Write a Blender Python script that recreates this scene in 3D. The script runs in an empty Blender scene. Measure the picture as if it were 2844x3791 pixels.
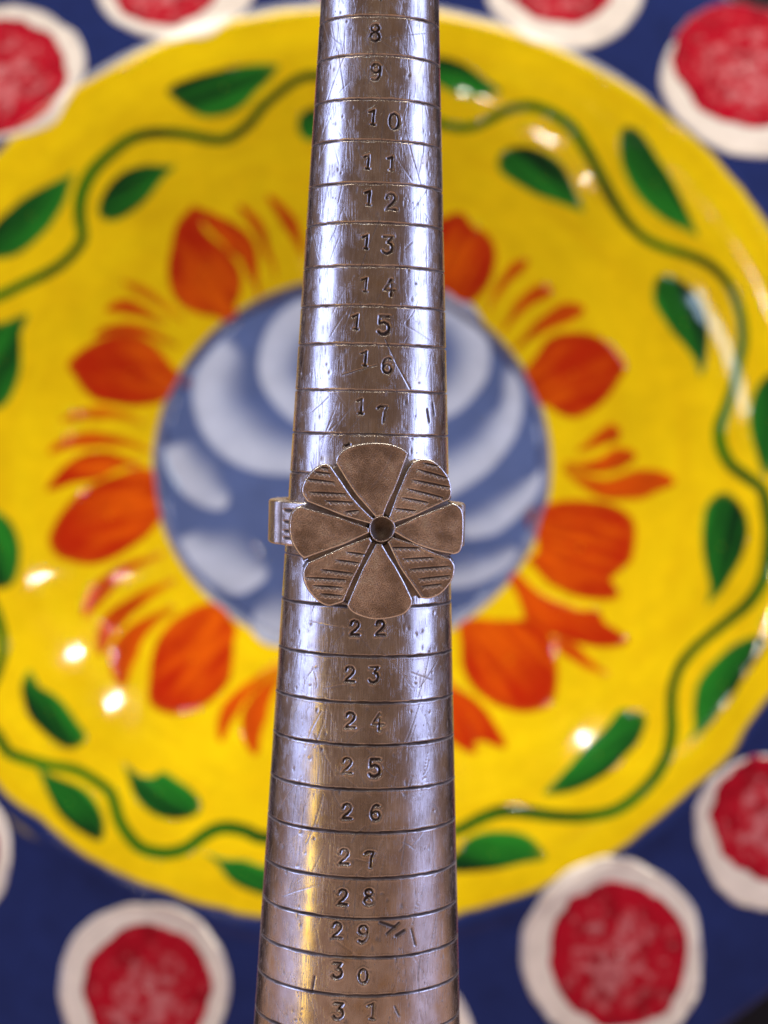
import bpy, math
import numpy as np
from mathutils import Matrix, Vector

# ---------------------------------------------------------------- frame of reference
# Lengths below are in millimetres, MM turns them into metres.  Camera station at (0, 0, EYE).
MM = 0.001
EYE = 184.6                      # camera height above the table top
PITCH, ROLL = math.radians(2.84), math.radians(1.312)
rng = np.random.default_rng(7)
scene = bpy.context.scene
col = scene.collection

# ---------------------------------------------------------------- camera
cam_d = bpy.data.cameras.new('camera')
cam = bpy.data.objects.new('camera', cam_d)
col.objects.link(cam)
cp, sp, cr, sr = math.cos(PITCH), math.sin(PITCH), math.cos(ROLL), math.sin(ROLL)
right = Vector((cr, sr * sp, sr * cp))
up = Vector((-sr, cr * sp, cr * cp))
fwd = Vector((0, cp, -sp))
m = Matrix.Identity(4)
for i in range(3):
    m[i][0], m[i][1], m[i][2] = right[i], up[i], -fwd[i]
m[2][3] = EYE * MM
cam.matrix_world = m
cam_d.sensor_fit = 'VERTICAL'
cam_d.sensor_height = 24.0
cam_d.lens = 24.0 * 6940 / 3791
cam_d.clip_start, cam_d.clip_end = 0.01, 50
cam_d.dof.use_dof = True
cam_d.dof.focus_distance = 0.2185
cam_d.dof.aperture_fstop = 14.6
cam_d.dof.aperture_blades = 0
scene.camera = cam

# ---------------------------------------------------------------- light
world = bpy.data.worlds.new('World')
scene.world = world
world.use_nodes = True
bg = world.node_tree.nodes['Background']
bg.inputs[0].default_value = (0.30, 0.19, 0.135, 1)
bg.inputs[1].default_value = 0.54

def aim(o, target):
    d = Vector(target) - o.location
    o.rotation_euler = d.to_track_quat('-Z', 'Y').to_euler()

def area(name, loc, target, w, h, power, color):
    l = bpy.data.lights.new(name, 'AREA')
    l.shape, l.size, l.size_y, l.energy, l.color = 'RECTANGLE', w, h, power, color
    o = bpy.data.objects.new(name, l)
    o.location = loc
    aim(o, target)
    col.objects.link(o)

def bulb(name, loc, power, radius, color):
    l = bpy.data.lights.new(name, 'POINT')
    l.energy, l.shadow_soft_size, l.color = power, radius, color
    o = bpy.data.objects.new(name, l)
    o.location = loc
    col.objects.link(o)

E0 = EYE * MM
PC = Vector((-0.0097, 0.525, E0 - 0.006))          # middle of the plate
def around(az, el, dist):                          # a place seen from the plate, az from the camera side
    a, e = math.radians(az), math.radians(el)
    return PC + dist * Vector((math.sin(a) * math.cos(e), -math.cos(a) * math.cos(e), math.sin(e)))

area('window_light', (-1.25, 0.05, E0 + 0.33), (0, 0.23, E0 + 0.1), 0.74, 1.0, 9.0, (0.40, 0.52, 1.0))
area('window_light', (1.25, 0.05, E0 + 0.33), (0, 0.23, E0 + 0.1), 0.74, 1.0, 9.0, (0.40, 0.52, 1.0))
area('skylight', around(-15.5, 34, 1.9), PC, 0.045, 0.18, 0.36, (0.55, 0.80, 1.0))
area('ceiling_panel', (0.0, 0.50, E0 + 1.40), (0.0, 0.44, E0), 1.7, 0.60, 32.0, (1.0, 0.91, 0.76))
area('yellow_streak_light', (-0.352, 0.03, E0 - 0.128), (0, 0.23, E0 - 0.06), 0.05, 0.10, 0.05, (1.0, 0.68, 0.08))  # added lamp, only there to put a yellow streak low on the mandrel
for az, el, p in ((15, 49, 0.6), (12, 51.5, 0.7), (18, 45, 0.25), (22, 48, 0.2), (-15, 50, 0.8), (-9, 54.5, 0.7), (1, 38, 0.7), (-5, 28, 0.18), (-8, 27.0, 0.22), (-11, 26.4, 0.16)):
    bulb('ceiling_bulb', around(az, el, 1.7), p, 0.007, (1.0, 0.92, 0.78))

scene.view_settings.view_transform = 'Standard'
scene.view_settings.look = 'None'
scene.view_settings.exposure = 0.24
scene.view_settings.gamma = 1.0
scene.view_settings.use_curve_mapping = False
scene.cycles.max_bounces = 8
scene.cycles.caustics_reflective = False
scene.cycles.caustics_refractive = False

# ---------------------------------------------------------------- helpers
def vnoise(x, y, seed=0):
    """smooth 2-D value noise, 0..1"""
    x, y = np.asarray(x, float), np.asarray(y, float)
    xi, yi = np.floor(x).astype(np.int64), np.floor(y).astype(np.int64)
    fx, fy = x - xi, y - yi
    fx, fy = fx * fx * (3 - 2 * fx), fy * fy * (3 - 2 * fy)
    def hsh(a, b):
        k = (a * 374761393 + b * 668265263 + seed * 2147483647) & 0xffffffff
        k = ((k ^ (k >> 13)) * 1274126177) & 0xffffffff
        return ((k ^ (k >> 16)) & 0xffff) / 65535.0
    return ((hsh(xi, yi) * (1 - fx) + hsh(xi + 1, yi) * fx) * (1 - fy)
            + (hsh(xi, yi + 1) * (1 - fx) + hsh(xi + 1, yi + 1) * fx) * fy)

def fbm(x, y, seed=0, octv=3):
    return sum(vnoise(np.asarray(x) * 2 ** k, np.asarray(y) * 2 ** k, seed + k) * 0.5 ** k for k in range(octv)) / sum(0.5 ** k for k in range(octv))

def sstep(a, b, x):
    t = np.clip((np.asarray(x, float) - a) / (b - a), 0, 1)
    return t * t * (3 - 2 * t)

def mesh_obj(name, verts, faces, mat, parent=None, smooth=True, attrs=None, colors=None):
    """verts in millimetres"""
    me = bpy.data.meshes.new(name)
    v = np.asarray(verts, float) * MM
    if isinstance(faces, np.ndarray):
        nf, k = faces.shape
        me.vertices.add(len(v)); me.vertices.foreach_set('co', v.astype(np.float32).ravel())
        me.loops.add(nf * k); me.loops.foreach_set('vertex_index', faces.astype(np.int32).ravel())
        me.polygons.add(nf)
        me.polygons.foreach_set('loop_start', np.arange(0, nf * k, k, dtype=np.int32))
        me.update(calc_edges=True)
    else:
        me.from_pydata(v.tolist(), [], [tuple(int(i) for i in f) for f in faces])
    me.validate()
    me.polygons.foreach_set('use_smooth', np.full(len(me.polygons), smooth))
    for k, a in (attrs or {}).items():
        me.attributes.new(k, 'FLOAT', 'POINT').data.foreach_set('value', np.asarray(a, np.float32).ravel())
    if colors is not None:
        c = np.ones((len(v), 4), np.float32); c[:, :3] = colors
        me.attributes.new('paint', 'FLOAT_COLOR', 'POINT').data.foreach_set('color', c.ravel())
    me.materials.append(mat)
    o = bpy.data.objects.new(name, me)
    col.objects.link(o)
    o.parent = parent
    return o

def empty(name, loc_mm, rot=None):
    o = bpy.data.objects.new(name, None)
    o.empty_display_size = 0.01
    o.location = Vector(loc_mm) * MM
    if rot is not None:
        o.rotation_euler = rot
    col.objects.link(o)
    return o

def tag(o, label=None, category=None, kind=None):
    if label: o['label'] = label
    if category: o['category'] = category
    if kind: o['kind'] = kind
    return o

def grid_faces(nr, nc, wrap=False, flip=False):
    i, j = np.meshgrid(np.arange(nr - 1), np.arange(nc if wrap else nc - 1), indexing='ij')
    j2 = (j + 1) % nc
    f = np.stack([i * nc + j, i * nc + j2, (i + 1) * nc + j2, (i + 1) * nc + j], -1).reshape(-1, 4)
    return f[:, ::-1].copy() if flip else f

def smooth_poly(pts, n, closed=True):
    """Catmull-Rom through pts, resampled to n points of even spacing"""
    P = np.asarray(pts, float); k = len(P); out = []
    segs = k if closed else k - 1
    for i in range(segs):
        if closed:
            a, b, c, d = P[(i - 1) % k], P[i], P[(i + 1) % k], P[(i + 2) % k]
        else:
            a, b, c, d = P[max(i - 1, 0)], P[i], P[i + 1], P[min(i + 2, k - 1)]
        for t in np.linspace(0, 1, 10, endpoint=False):
            out.append(0.5 * (2 * b + (c - a) * t + (2 * a - 5 * b + 4 * c - d) * t * t + (3 * b - a - 3 * c + d) * t ** 3))
    out.append(out[0] if closed else P[-1])
    out = np.array(out)
    s = np.r_[0, np.cumsum(np.hypot(*np.diff(out, axis=0).T))]
    q = np.linspace(0, s[-1], n + 1)[:-1] if closed else np.linspace(0, s[-1], n)
    return np.stack([np.interp(q, s, out[:, 0]), np.interp(q, s, out[:, 1])], -1)

def seg_dist(px, py, poly):
    """distance of points to a polyline"""
    d = np.full(px.shape, 1e9)
    for (ax, ay), (bx, by) in zip(poly[:-1], poly[1:]):
        vx, vy = bx - ax, by - ay
        t = np.clip(((px - ax) * vx + (py - ay) * vy) / (vx * vx + vy * vy + 1e-12), 0, 1)
        d = np.minimum(d, np.hypot(px - ax - t * vx, py - ay - t * vy))
    return d

# ---------------------------------------------------------------- materials
class NT:
    def __init__(self, name):
        self.mat = bpy.data.materials.new(name); self.mat.use_nodes = True
        self.t = self.mat.node_tree; self.b = self.t.nodes['Principled BSDF']
    def n(self, typ, **kw):
        nd = self.t.nodes.new(typ)
        for k, v in kw.items():
            if k.startswith('_'): nd.inputs[k[1:].replace('_', ' ')].default_value = v
            else: setattr(nd, k, v)
        return nd
    def l(self, a, b): self.t.links.new(a, b)
    def attr(self, name, out='Fac'): return self.n('ShaderNodeAttribute', attribute_name=name).outputs[out]
    def math(self, op, a, b=None, c=None):
        nd = self.n('ShaderNodeMath', operation=op)
        for i, x in enumerate((a, b, c)):
            if x is None: continue
            if hasattr(x, 'is_linked'): self.l(x, nd.inputs[i])
            else: nd.inputs[i].default_value = x
        return nd.outputs[0]
    def ramp(self, fac, lo, hi, a=0.0, b=1.0):
        nd = self.n('ShaderNodeMapRange', interpolation_type='SMOOTHSTEP')
        self.l(fac, nd.inputs['Value'])
        for k, v in (('From Min', lo), ('From Max', hi), ('To Min', a), ('To Max', b)): nd.inputs[k].default_value = v
        return nd.outputs[0]
    def mix(self, fac, a, b, mode='MIX'):
        nd = self.n('ShaderNodeMix', data_type='RGBA', blend_type=mode)
        for i, x in ((0, fac), (6, a), (7, b)):
            if hasattr(x, 'is_linked'): self.l(x, nd.inputs[i])
            else: nd.inputs[i].default_value = x if i == 0 or len(x) == 4 else (*x, 1)
        return nd.outputs[2]
    def noise(self, vec, scale, detail=3, rough=0.5, w=None):
        nd = self.n('ShaderNodeTexNoise', _Scale=scale, _Detail=detail, _Roughness=rough)
        self.l(vec, nd.inputs['Vector'])
        return nd.outputs[0]
    def map(self, vec, scale=(1, 1, 1), rot=(0, 0, 0), loc=(0, 0, 0)):
        nd = self.n('ShaderNodeMapping', vector_type='POINT')
        nd.inputs['Scale'].default_value, nd.inputs['Rotation'].default_value, nd.inputs['Location'].default_value = scale, rot, loc
        self.l(vec, nd.inputs['Vector'])
        return nd.outputs[0]
    def bump(self, h, strength, dist, prev=None):
        nd = self.n('ShaderNodeBump', _Strength=strength, _Distance=dist)
        self.l(h, nd.inputs['Height'])
        if prev is not None: self.l(prev, nd.inputs['Normal'])
        return nd.outputs[0]
    def out(self, **kw):
        for k, v in kw.items():
            s = self.b.inputs[k.replace('_', ' ')]
            if hasattr(v, 'is_linked'): self.l(v, s)
            else: s.default_value = v if not isinstance(v, tuple) or len(v) == 4 else (*v, 1)
        return self.mat

def paint_material(name, rough, bump):
    t = NT(name)
    tc = t.n('ShaderNodeTexCoord').outputs['Object']
    base = t.attr('paint', 'Color')
    fine = t.noise(tc, 260, 4, 0.6)
    broad = t.noise(tc, 30, 3)
    c = t.mix(1.0, base, t.mix(t.ramp(broad, 0.3, 0.7), (0.90, 0.88, 0.86), (1.04, 1.04, 1.04)), 'MULTIPLY')
    c = t.mix(1.0, c, t.mix(t.ramp(fine, 0.3, 0.7), (0.93, 0.93, 0.93), (1.03, 1.03, 1.03)), 'MULTIPLY')
    r = t.math('ADD', t.ramp(fine, 0.3, 0.7, -0.01, 0.02), rough)
    nrm = t.bump(broad, bump, 0.0003)
    nrm = t.bump(fine, bump * 0.5, 0.0002, nrm)
    return t.out(Base_Color=c, Roughness=r, Normal=nrm, Specular_IOR_Level=0.42)

mat_glaze = paint_material('glazed_paint', 0.03, 0.03)
mat_dab = paint_material('dabbed_paint', 0.12, 0.2)

def steel_material():
    t = NT('worn_steel')
    cx = t.n('ShaderNodeCombineXYZ')
    t.l(t.attr('arc'), cx.inputs[0]); t.l(t.attr('rise'), cx.inputs[1])
    v = cx.outputs[0]                                     # millimetres along the surface
    grime_shade = t.attr('grime_shade')
    blotch = t.noise(t.map(v, (0.22, 0.16, 1)), 1, 4, 0.6)
    brush = t.noise(t.map(v, (7.0, 0.45, 1)), 1, 3, 0.6)
    fine = t.noise(t.map(v, (16.0, 2.2, 1), (0, 0, 0.12)), 1, 2)
    hatch = None
    for a, sc, lo in ((0.35, 2.1, 0.030), (-0.5, 1.6, 0.024), (1.1, 1.3, 0.018), (-0.12, 2.6, 0.030)):
        nz = t.noise(t.map(v, (sc, sc * 0.07, 1), (0, 0, a), (a * 37, 3, 0)), 1, 1, 0.3)
        line = t.ramp(t.math('ABSOLUTE', t.math('SUBTRACT', nz, 0.52)), 0.0, lo * 0.5, 1.0, 0.0)
        hatch = line if hatch is None else t.math('MAXIMUM', hatch, line)
    mask = t.ramp(t.noise(t.map(v, (0.5, 0.4, 1), (0, 0, 0), (9, 4, 0)), 1, 3), 0.40, 0.62)
    hatch = t.math('MULTIPLY', hatch, mask)
    vor = t.n('ShaderNodeTexVoronoi', feature='F1', _Scale=1.0)
    t.l(t.map(v, (1.5, 0.8, 1)), vor.inputs['Vector'])
    pit_on = t.ramp(t.noise(t.map(v, (0.6, 0.4, 1), (0, 0, 0), (2, 8, 0)), 1, 3), 0.52, 0.66)
    pit = t.math('MULTIPLY', t.ramp(vor.outputs['Distance'], 0.07, 0.15, 1.0, 0.0), pit_on)
    tone = t.mix(t.ramp(blotch, 0.35, 0.65), (0.52, 0.455, 0.41), (0.76, 0.71, 0.68))
    tone = t.mix(t.ramp(t.noise(t.map(v, (0.35, 0.28, 1), (0, 0, 0), (5, 1, 0)), 1, 3), 0.54, 0.72, 0.0, 0.55), tone, (0.58, 0.44, 0.26))
    tone = t.mix(t.ramp(brush, 0.3, 0.7, 0.22, 0.0), tone, (0.36, 0.31, 0.28))
    tone = t.mix(t.math('MULTIPLY', hatch, 0.5), tone, (0.28, 0.23, 0.20))
    dark = t.math('MAXIMUM', grime_shade, t.math('MULTIPLY', pit, 0.8))
    tone = t.mix(dark, tone, (0.035, 0.024, 0.018))
    rough = t.math('ADD', t.ramp(brush, 0.2, 0.8, 0.17, 0.30), t.math('MULTIPLY', hatch, 0.12))
    rough = t.math('ADD', rough, t.math('MULTIPLY', dark, 0.35))
    nrm = t.bump(brush, 0.10, 0.00003)
    nrm = t.bump(fine, 0.10, 0.000015, nrm)
    nrm = t.bump(hatch, 0.35, -0.00002, nrm)
    metal = t.math('SUBTRACT', 1.0, t.math('MULTIPLY', dark, 0.8))
    return t.out(Base_Color=tone, Roughness=rough, Metallic=metal, Normal=nrm, Specular_IOR_Level=t.math('MULTIPLY_ADD', dark, -0.45, 0.5))

def silver_material():
    t = NT('tarnished_silver')
    tc = t.n('ShaderNodeTexCoord').outputs['Object']
    grime_shade, wear_glint = t.attr('grime_shade'), t.attr('wear_glint')
    speck = t.noise(tc, 9000, 2, 0.6)
    mid = t.noise(tc, 900, 4, 0.6)
    scr = t.noise(t.map(tc, (9000, 500, 500), (0, 0.6, 0.4)), 1, 2)
    tone = t.mix(t.ramp(mid, 0.3, 0.7), (0.76, 0.665, 0.58), (0.93, 0.84, 0.76))
    patch = t.noise(tc, 230, 3, 0.55)  # broad tarnish tone, also standing in for uneven reflections
    tone = t.mix(t.ramp(patch, 0.36, 0.66), t.mix(1.0, tone, (0.62, 0.58, 0.54), 'MULTIPLY'), t.mix(1.0, tone, (1.30, 1.27, 1.24), 'MULTIPLY'))
    tone = t.mix(t.ramp(speck, 0.36, 0.58, 0.75, 0.0), tone, (0.24, 0.18, 0.14))
    tone = t.mix(t.ramp(scr, 0.66, 0.74, 0.0, 0.4), tone, (0.75, 0.68, 0.62))
    tone = t.mix(wear_glint, tone, (1.0, 0.98, 0.95))
    tone = t.mix(grime_shade, tone, (0.030, 0.019, 0.013))
    rough = t.math('ADD', t.ramp(speck, 0.3, 0.7, 0.36, 0.24), t.math('MULTIPLY', wear_glint, -0.10))
    rough = t.math('ADD', rough, t.math('MULTIPLY', grime_shade, 0.35))
    nrm = t.bump(speck, 0.8, 0.00005)
    nrm = t.bump(mid, 0.25, 0.00015, nrm)
    metal = t.math('SUBTRACT', 1.0, t.math('MULTIPLY', grime_shade, 0.75))
    return t.out(Base_Color=tone, Roughness=rough, Metallic=metal, Normal=nrm)

def plain_material(name, c1, c2, rough, scale):
    t = NT(name)
    tc = t.n('ShaderNodeTexCoord').outputs['Object']
    nz = t.noise(t.map(tc, scale), 1, 5, 0.6)
    c = t.mix(t.ramp(nz, 0.3, 0.7), c1, c2)
    return t.out(Base_Color=c, Roughness=rough, Normal=t.bump(nz, 0.2, 0.0004))

mat_steel = steel_material()
mat_silver = silver_material()
mat_grime = plain_material('packed_grime', (0.020, 0.013, 0.010), (0.05, 0.033, 0.024), 0.7, (3000, 3000, 3000))
mat_table = plain_material('pale_wood', (0.27, 0.165, 0.115), (0.39, 0.25, 0.18), 0.45, (3, 40, 3))
mat_wall = plain_material('dark_plaster', (0.012, 0.008, 0.006), (0.03, 0.02, 0.016), 0.9, (20, 20, 20))

# ---------------------------------------------------------------- measured drawing of the plate and the mandrel (mm, degrees)
LEAVES=[
 (7,[(-57.2, 108.3), (-56.0, 110.2), (-53.2, 111.8), (-48.0, 113.7), (-43.4, 114.8), (-39.4, 116.2), (-32.5, 117.7), (-25.5, 118.0), (-27.7, 114.1), (-32.2, 109.8), (-35.6, 106.1), (-40.1, 103.3), (-45.9, 102.0), (-50.5, 103.4), (-54.6, 105.8)]),
 (6,[(-75.8, 70.7), (-75.1, 75.1), (-72.5, 79.5), (-68.7, 83.0), (-63.6, 85.3), (-59.1, 85.7), (-55.1, 86.0), (-59.0, 81.9), (-62.2, 77.6), (-66.0, 73.2), (-69.9, 69.9), (-73.2, 68.9)]),
 (5,[(-104.1, 65.1), (-100.9, 68.4), (-96.2, 73.0), (-90.9, 77.0), (-86.5, 79.8), (-83.8, 81.8), (-85.3, 77.0), (-86.7, 72.2), (-89.8, 66.6), (-93.9, 60.8), (-97.5, 56.9), (-101.2, 54.7), (-105.6, 54.3), (-108.1, 58.8)]),
 (5,[(-18.3, 100.8), (-17.5, 103.6), (-15.2, 105.1), (-11.7, 105.6), (-7.6, 104.0), (-2.9, 101.3), (-8.7, 98.8), (-14.4, 96.9), (-17.1, 98.0)]),
 (5,[(17.1, 118.7), (20.7, 120.9), (24.3, 121.2), (29.8, 119.0), (35.9, 115.0), (40.8, 111.3), (33.0, 110.2), (28.1, 111.4), (23.9, 113.3), (18.4, 115.7)]),
 (8,[(41.5, 90.4), (42.3, 92.7), (45.3, 94.1), (49.5, 94.2), (54.3, 92.3), (58.5, 89.2), (61.5, 84.8), (63.6, 80.6), (66.0, 75.1), (59.8, 77.8), (53.9, 80.5), (47.9, 83.7), (43.7, 86.2), (41.8, 88.3)]),
 (8,[(76.7, 96.3), (77.8, 98.8), (79.9, 99.2), (82.6, 97.4), (85.5, 92.9), (88.4, 87.2), (91.9, 80.9), (94.8, 75.3), (98.7, 65.9), (95.3, 67.9), (89.6, 71.3), (84.4, 76.4), (79.7, 83.3), (77.3, 89.5)]),
 (3,[(-105.3, 32.9), (-102.1, 33.6), (-99.0, 35.4), (-94.8, 37.7), (-96.4, 32.2), (-96.5, 26.3), (-96.4, 20.5), (-97.6, 14.5), (-99.5, 10.8), (-103.6, 9.1), (-106.5, 20.4)]),
 (8,[(86.8, 49.1), (87.3, 52.7), (89.6, 54.0), (93.0, 52.9), (97.0, 49.0), (99.7, 43.4), (101.1, 36.6), (100.7, 29.4), (99.3, 24.1), (97.4, 29.6), (93.5, 36.0), (89.6, 41.7), (87.3, 45.5)]),
 (7,[(113.4, 14.6), (114.9, 18.8), (117.7, 22.3), (121.1, 22.7), (124.3, 18.4), (124.6, 10.5), (121.5, 1.6), (116.3, -7.1), (113.9, 2.0), (113.0, 9.2)]),
 (10,[(99.3, -21.0), (100.0, -16.3), (102.0, -13.4), (104.8, -12.0), (108.0, -14.3), (110.2, -19.2), (110.3, -23.9), (108.5, -29.8), (105.5, -35.6), (103.2, -39.6), (99.3, -43.6), (100.3, -38.3), (99.7, -33.0), (99.4, -27.0)]),
 (12,[(95.6, -69.6), (96.8, -66.2), (100.2, -61.6), (104.6, -57.1), (109.5, -54.3), (113.3, -53.8), (113.7, -56.0), (111.4, -60.0), (107.5, -65.1), (103.5, -70.7), (100.1, -75.8), (97.3, -79.1), (92.9, -82.5), (94.7, -78.6), (94.8, -74.1)]),
 (0,[(54.7, -96.8), (59.6, -91.5), (63.5, -87.3), (67.9, -82.7), (71.8, -78.2), (74.6, -74.5), (78.3, -74.5), (81.4, -76.6), (79.1, -82.8), (74.7, -87.3), (69.8, -91.7), (64.3, -95.1), (59.0, -96.8)]),
 (6,[(31.6, -113.6), (34.3, -110.3), (38.6, -108.6), (43.9, -108.2), (48.1, -108.7), (51.3, -110.6), (53.9, -114.5), (48.1, -115.7), (41.7, -116.9), (35.4, -118.1), (31.1, -118.4), (27.9, -116.4)]),
 (0,[(-80.9, -93.4), (-77.1, -95.9), (-72.8, -97.8), (-68.5, -99.8), (-65.2, -102.8), (-62.8, -106.9), (-62.3, -110.0), (-63.1, -112.4), (-66.5, -111.2), (-70.3, -108.7), (-73.7, -105.2), (-76.6, -101.1), (-79.0, -97.0)]),
 (0,[(-58.0, -91.8), (-54.6, -94.9), (-49.9, -95.8), (-48.0, -94.3), (-44.2, -96.3), (-40.9, -98.1), (-38.1, -100.7), (-37.7, -103.3), (-39.8, -105.3), (-43.9, -106.0), (-48.1, -105.1), (-51.3, -103.1), (-54.2, -100.0), (-56.1, -96.0)]),
 (0,[(-34.5, -115.4), (-29.8, -117.0), (-25.7, -117.4), (-21.5, -118.4), (-17.9, -119.0), (-15.7, -122.1), (-16.5, -125.7), (-19.6, -125.5), (-24.3, -123.6), (-28.0, -121.4), (-30.7, -118.4)]),
 (0,[(-102.1, -20.7), (-97.8, -22.6), (-94.9, -25.2), (-92.7, -30.2), (-91.9, -35.9), (-92.6, -41.2), (-94.8, -43.1), (-97.9, -42.8), (-102.0, -32.9)]),
 (1,[(-86.7, -71.9), (-85.1, -67.3), (-82.6, -71.6), (-78.7, -74.1), (-75.9, -76.7), (-72.5, -80.4), (-69.5, -84.1), (-70.8, -86.9), (-73.8, -87.7), (-77.6, -85.6), (-81.5, -82.0), (-84.5, -78.4)]),
]
BULBS=[
  [(-48.5, 74.3), (-51.3, 71.5), (-53.4, 67.9), (-54.1, 62.7), (-54.8, 56.9), (-54.3, 52.3), (-52.8, 48.4), (-49.8, 45.9), (-45.9, 44.8), (-41.9, 44.4), (-38.4, 42.7), (-35.2, 42.6), (-35.6, 45.5), (-36.8, 47.7), (-35.5, 51.2), (-35.4, 55.8), (-37.2, 59.6), (-40.1, 62.8), (-43.7, 65.4), (-46.0, 68.0), (-46.7, 70.8)] ,
  [(-48.5, 74.3), (-44.5, 73.3), (-39.8, 71.4), (-34.6, 68.4), (-31.6, 64.6), (-30.6, 60.2), (-30.2, 55.7), (-29.2, 50.6), (-31.3, 55.0), (-33.7, 59.4), (-36.7, 63.1), (-40.8, 66.2), (-44.9, 69.8)] ,
  [(-81.8, 24.4), (-79.1, 28.2), (-74.9, 31.4), (-69.5, 34.1), (-64.0, 34.4), (-60.0, 32.6), (-57.1, 30.0), (-54.2, 26.8), (-50.7, 24.9), (-48.7, 23.8), (-49.7, 21.6), (-52.9, 22.3), (-54.4, 19.2), (-57.6, 17.0), (-63.1, 15.5), (-69.6, 15.3), (-74.0, 15.6), (-77.4, 18.2), (-79.8, 21.4)] ,
  [(-85.2, -13.4), (-83.6, -9.7), (-79.7, -5.1), (-75.6, -2.6), (-70.8, -1.4), (-65.3, -2.2), (-60.9, -3.5), (-62.5, -3.1), (-67.3, -4.9), (-72.5, -7.8), (-77.7, -9.9), (-81.8, -12.1)] ,
  [(-83.2, -28.1), (-82.0, -23.3), (-79.7, -18.9), (-76.3, -14.4), (-71.3, -10.3), (-66.1, -7.3), (-61.9, -5.0), (-57.5, -5.7), (-56.3, -11.0), (-55.7, -15.7), (-54.6, -16.8), (-55.5, -19.3), (-58.4, -23.8), (-62.5, -27.7), (-67.5, -31.8), (-72.1, -33.7), (-77.4, -33.4), (-81.2, -32.0)] ,
  [(-52.4, -60.5), (-51.2, -55.7), (-48.3, -50.8), (-44.8, -47.6), (-40.7, -44.9), (-36.9, -44.4), (-33.9, -45.3), (-34.0, -48.0), (-31.8, -51.2), (-32.4, -55.7), (-32.5, -62.2), (-33.2, -66.8), (-36.1, -71.0), (-40.6, -74.7), (-45.8, -76.1), (-50.1, -75.2), (-52.7, -72.5), (-52.7, -66.3)] ,
  [(18.2, 73.2), (25.4, 73.7), (28.4, 75.1), (31.4, 74.2), (33.2, 71.2), (36.9, 69.3), (39.6, 65.1), (39.5, 59.8), (37.8, 55.1), (34.3, 51.2), (30.7, 50.7), (25.8, 54.4), (19.8, 56.2), (16.0, 63.9)] ,
  [(50.6, 28.2), (54.1, 32.8), (56.9, 36.8), (61.5, 38.3), (67.9, 37.6), (72.5, 35.1), (76.0, 31.3), (77.7, 27.8), (75.4, 24.0), (73.1, 20.6), (69.7, 17.2), (64.6, 14.8), (60.6, 16.0), (57.1, 18.7), (54.2, 19.5), (51.8, 22.1), (50.4, 25.2)] ,
  [(51.9, -14.2), (55.9, -13.0), (60.5, -12.1), (67.3, -12.5), (74.0, -14.1), (78.9, -18.1), (79.6, -23.0), (78.6, -29.0), (77.5, -30.7), (74.1, -33.6), (73.0, -35.1), (75.1, -38.5), (74.0, -40.6), (67.9, -40.3), (61.3, -37.9), (55.8, -32.8), (51.9, -28.3), (54.7, -26.6), (54.2, -21.6), (51.3, -18.5)] ,
  [(45.0, -32.4), (49.0, -33.8), (52.3, -37.6), (56.8, -41.4), (62.3, -44.4), (68.9, -44.9), (70.5, -47.9), (74.2, -50.5), (77.1, -53.5), (74.1, -54.9), (68.7, -54.8), (63.2, -53.1), (57.7, -50.6), (55.0, -49.9), (51.1, -49.8), (50.6, -44.9), (48.4, -39.3)] ,
  [(32.5, -48.2), (37.1, -47.1), (42.7, -47.8), (48.3, -47.9), (52.2, -47.4), (55.0, -49.9), (56.6, -54.8), (57.5, -62.6), (56.9, -69.1), (54.1, -72.3), (48.0, -73.1), (41.5, -70.7), (36.5, -66.5), (33.7, -61.1), (33.1, -54.4)] ,
  [(27.6, -65.3), (31.5, -68.3), (35.4, -71.3), (39.8, -76.6), (43.3, -82.4), (42.5, -83.9), (38.1, -81.8), (35.4, -81.9), (36.2, -84.2), (34.8, -85.0), (30.4, -81.9), (26.5, -77.2)] ,
]
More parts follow.
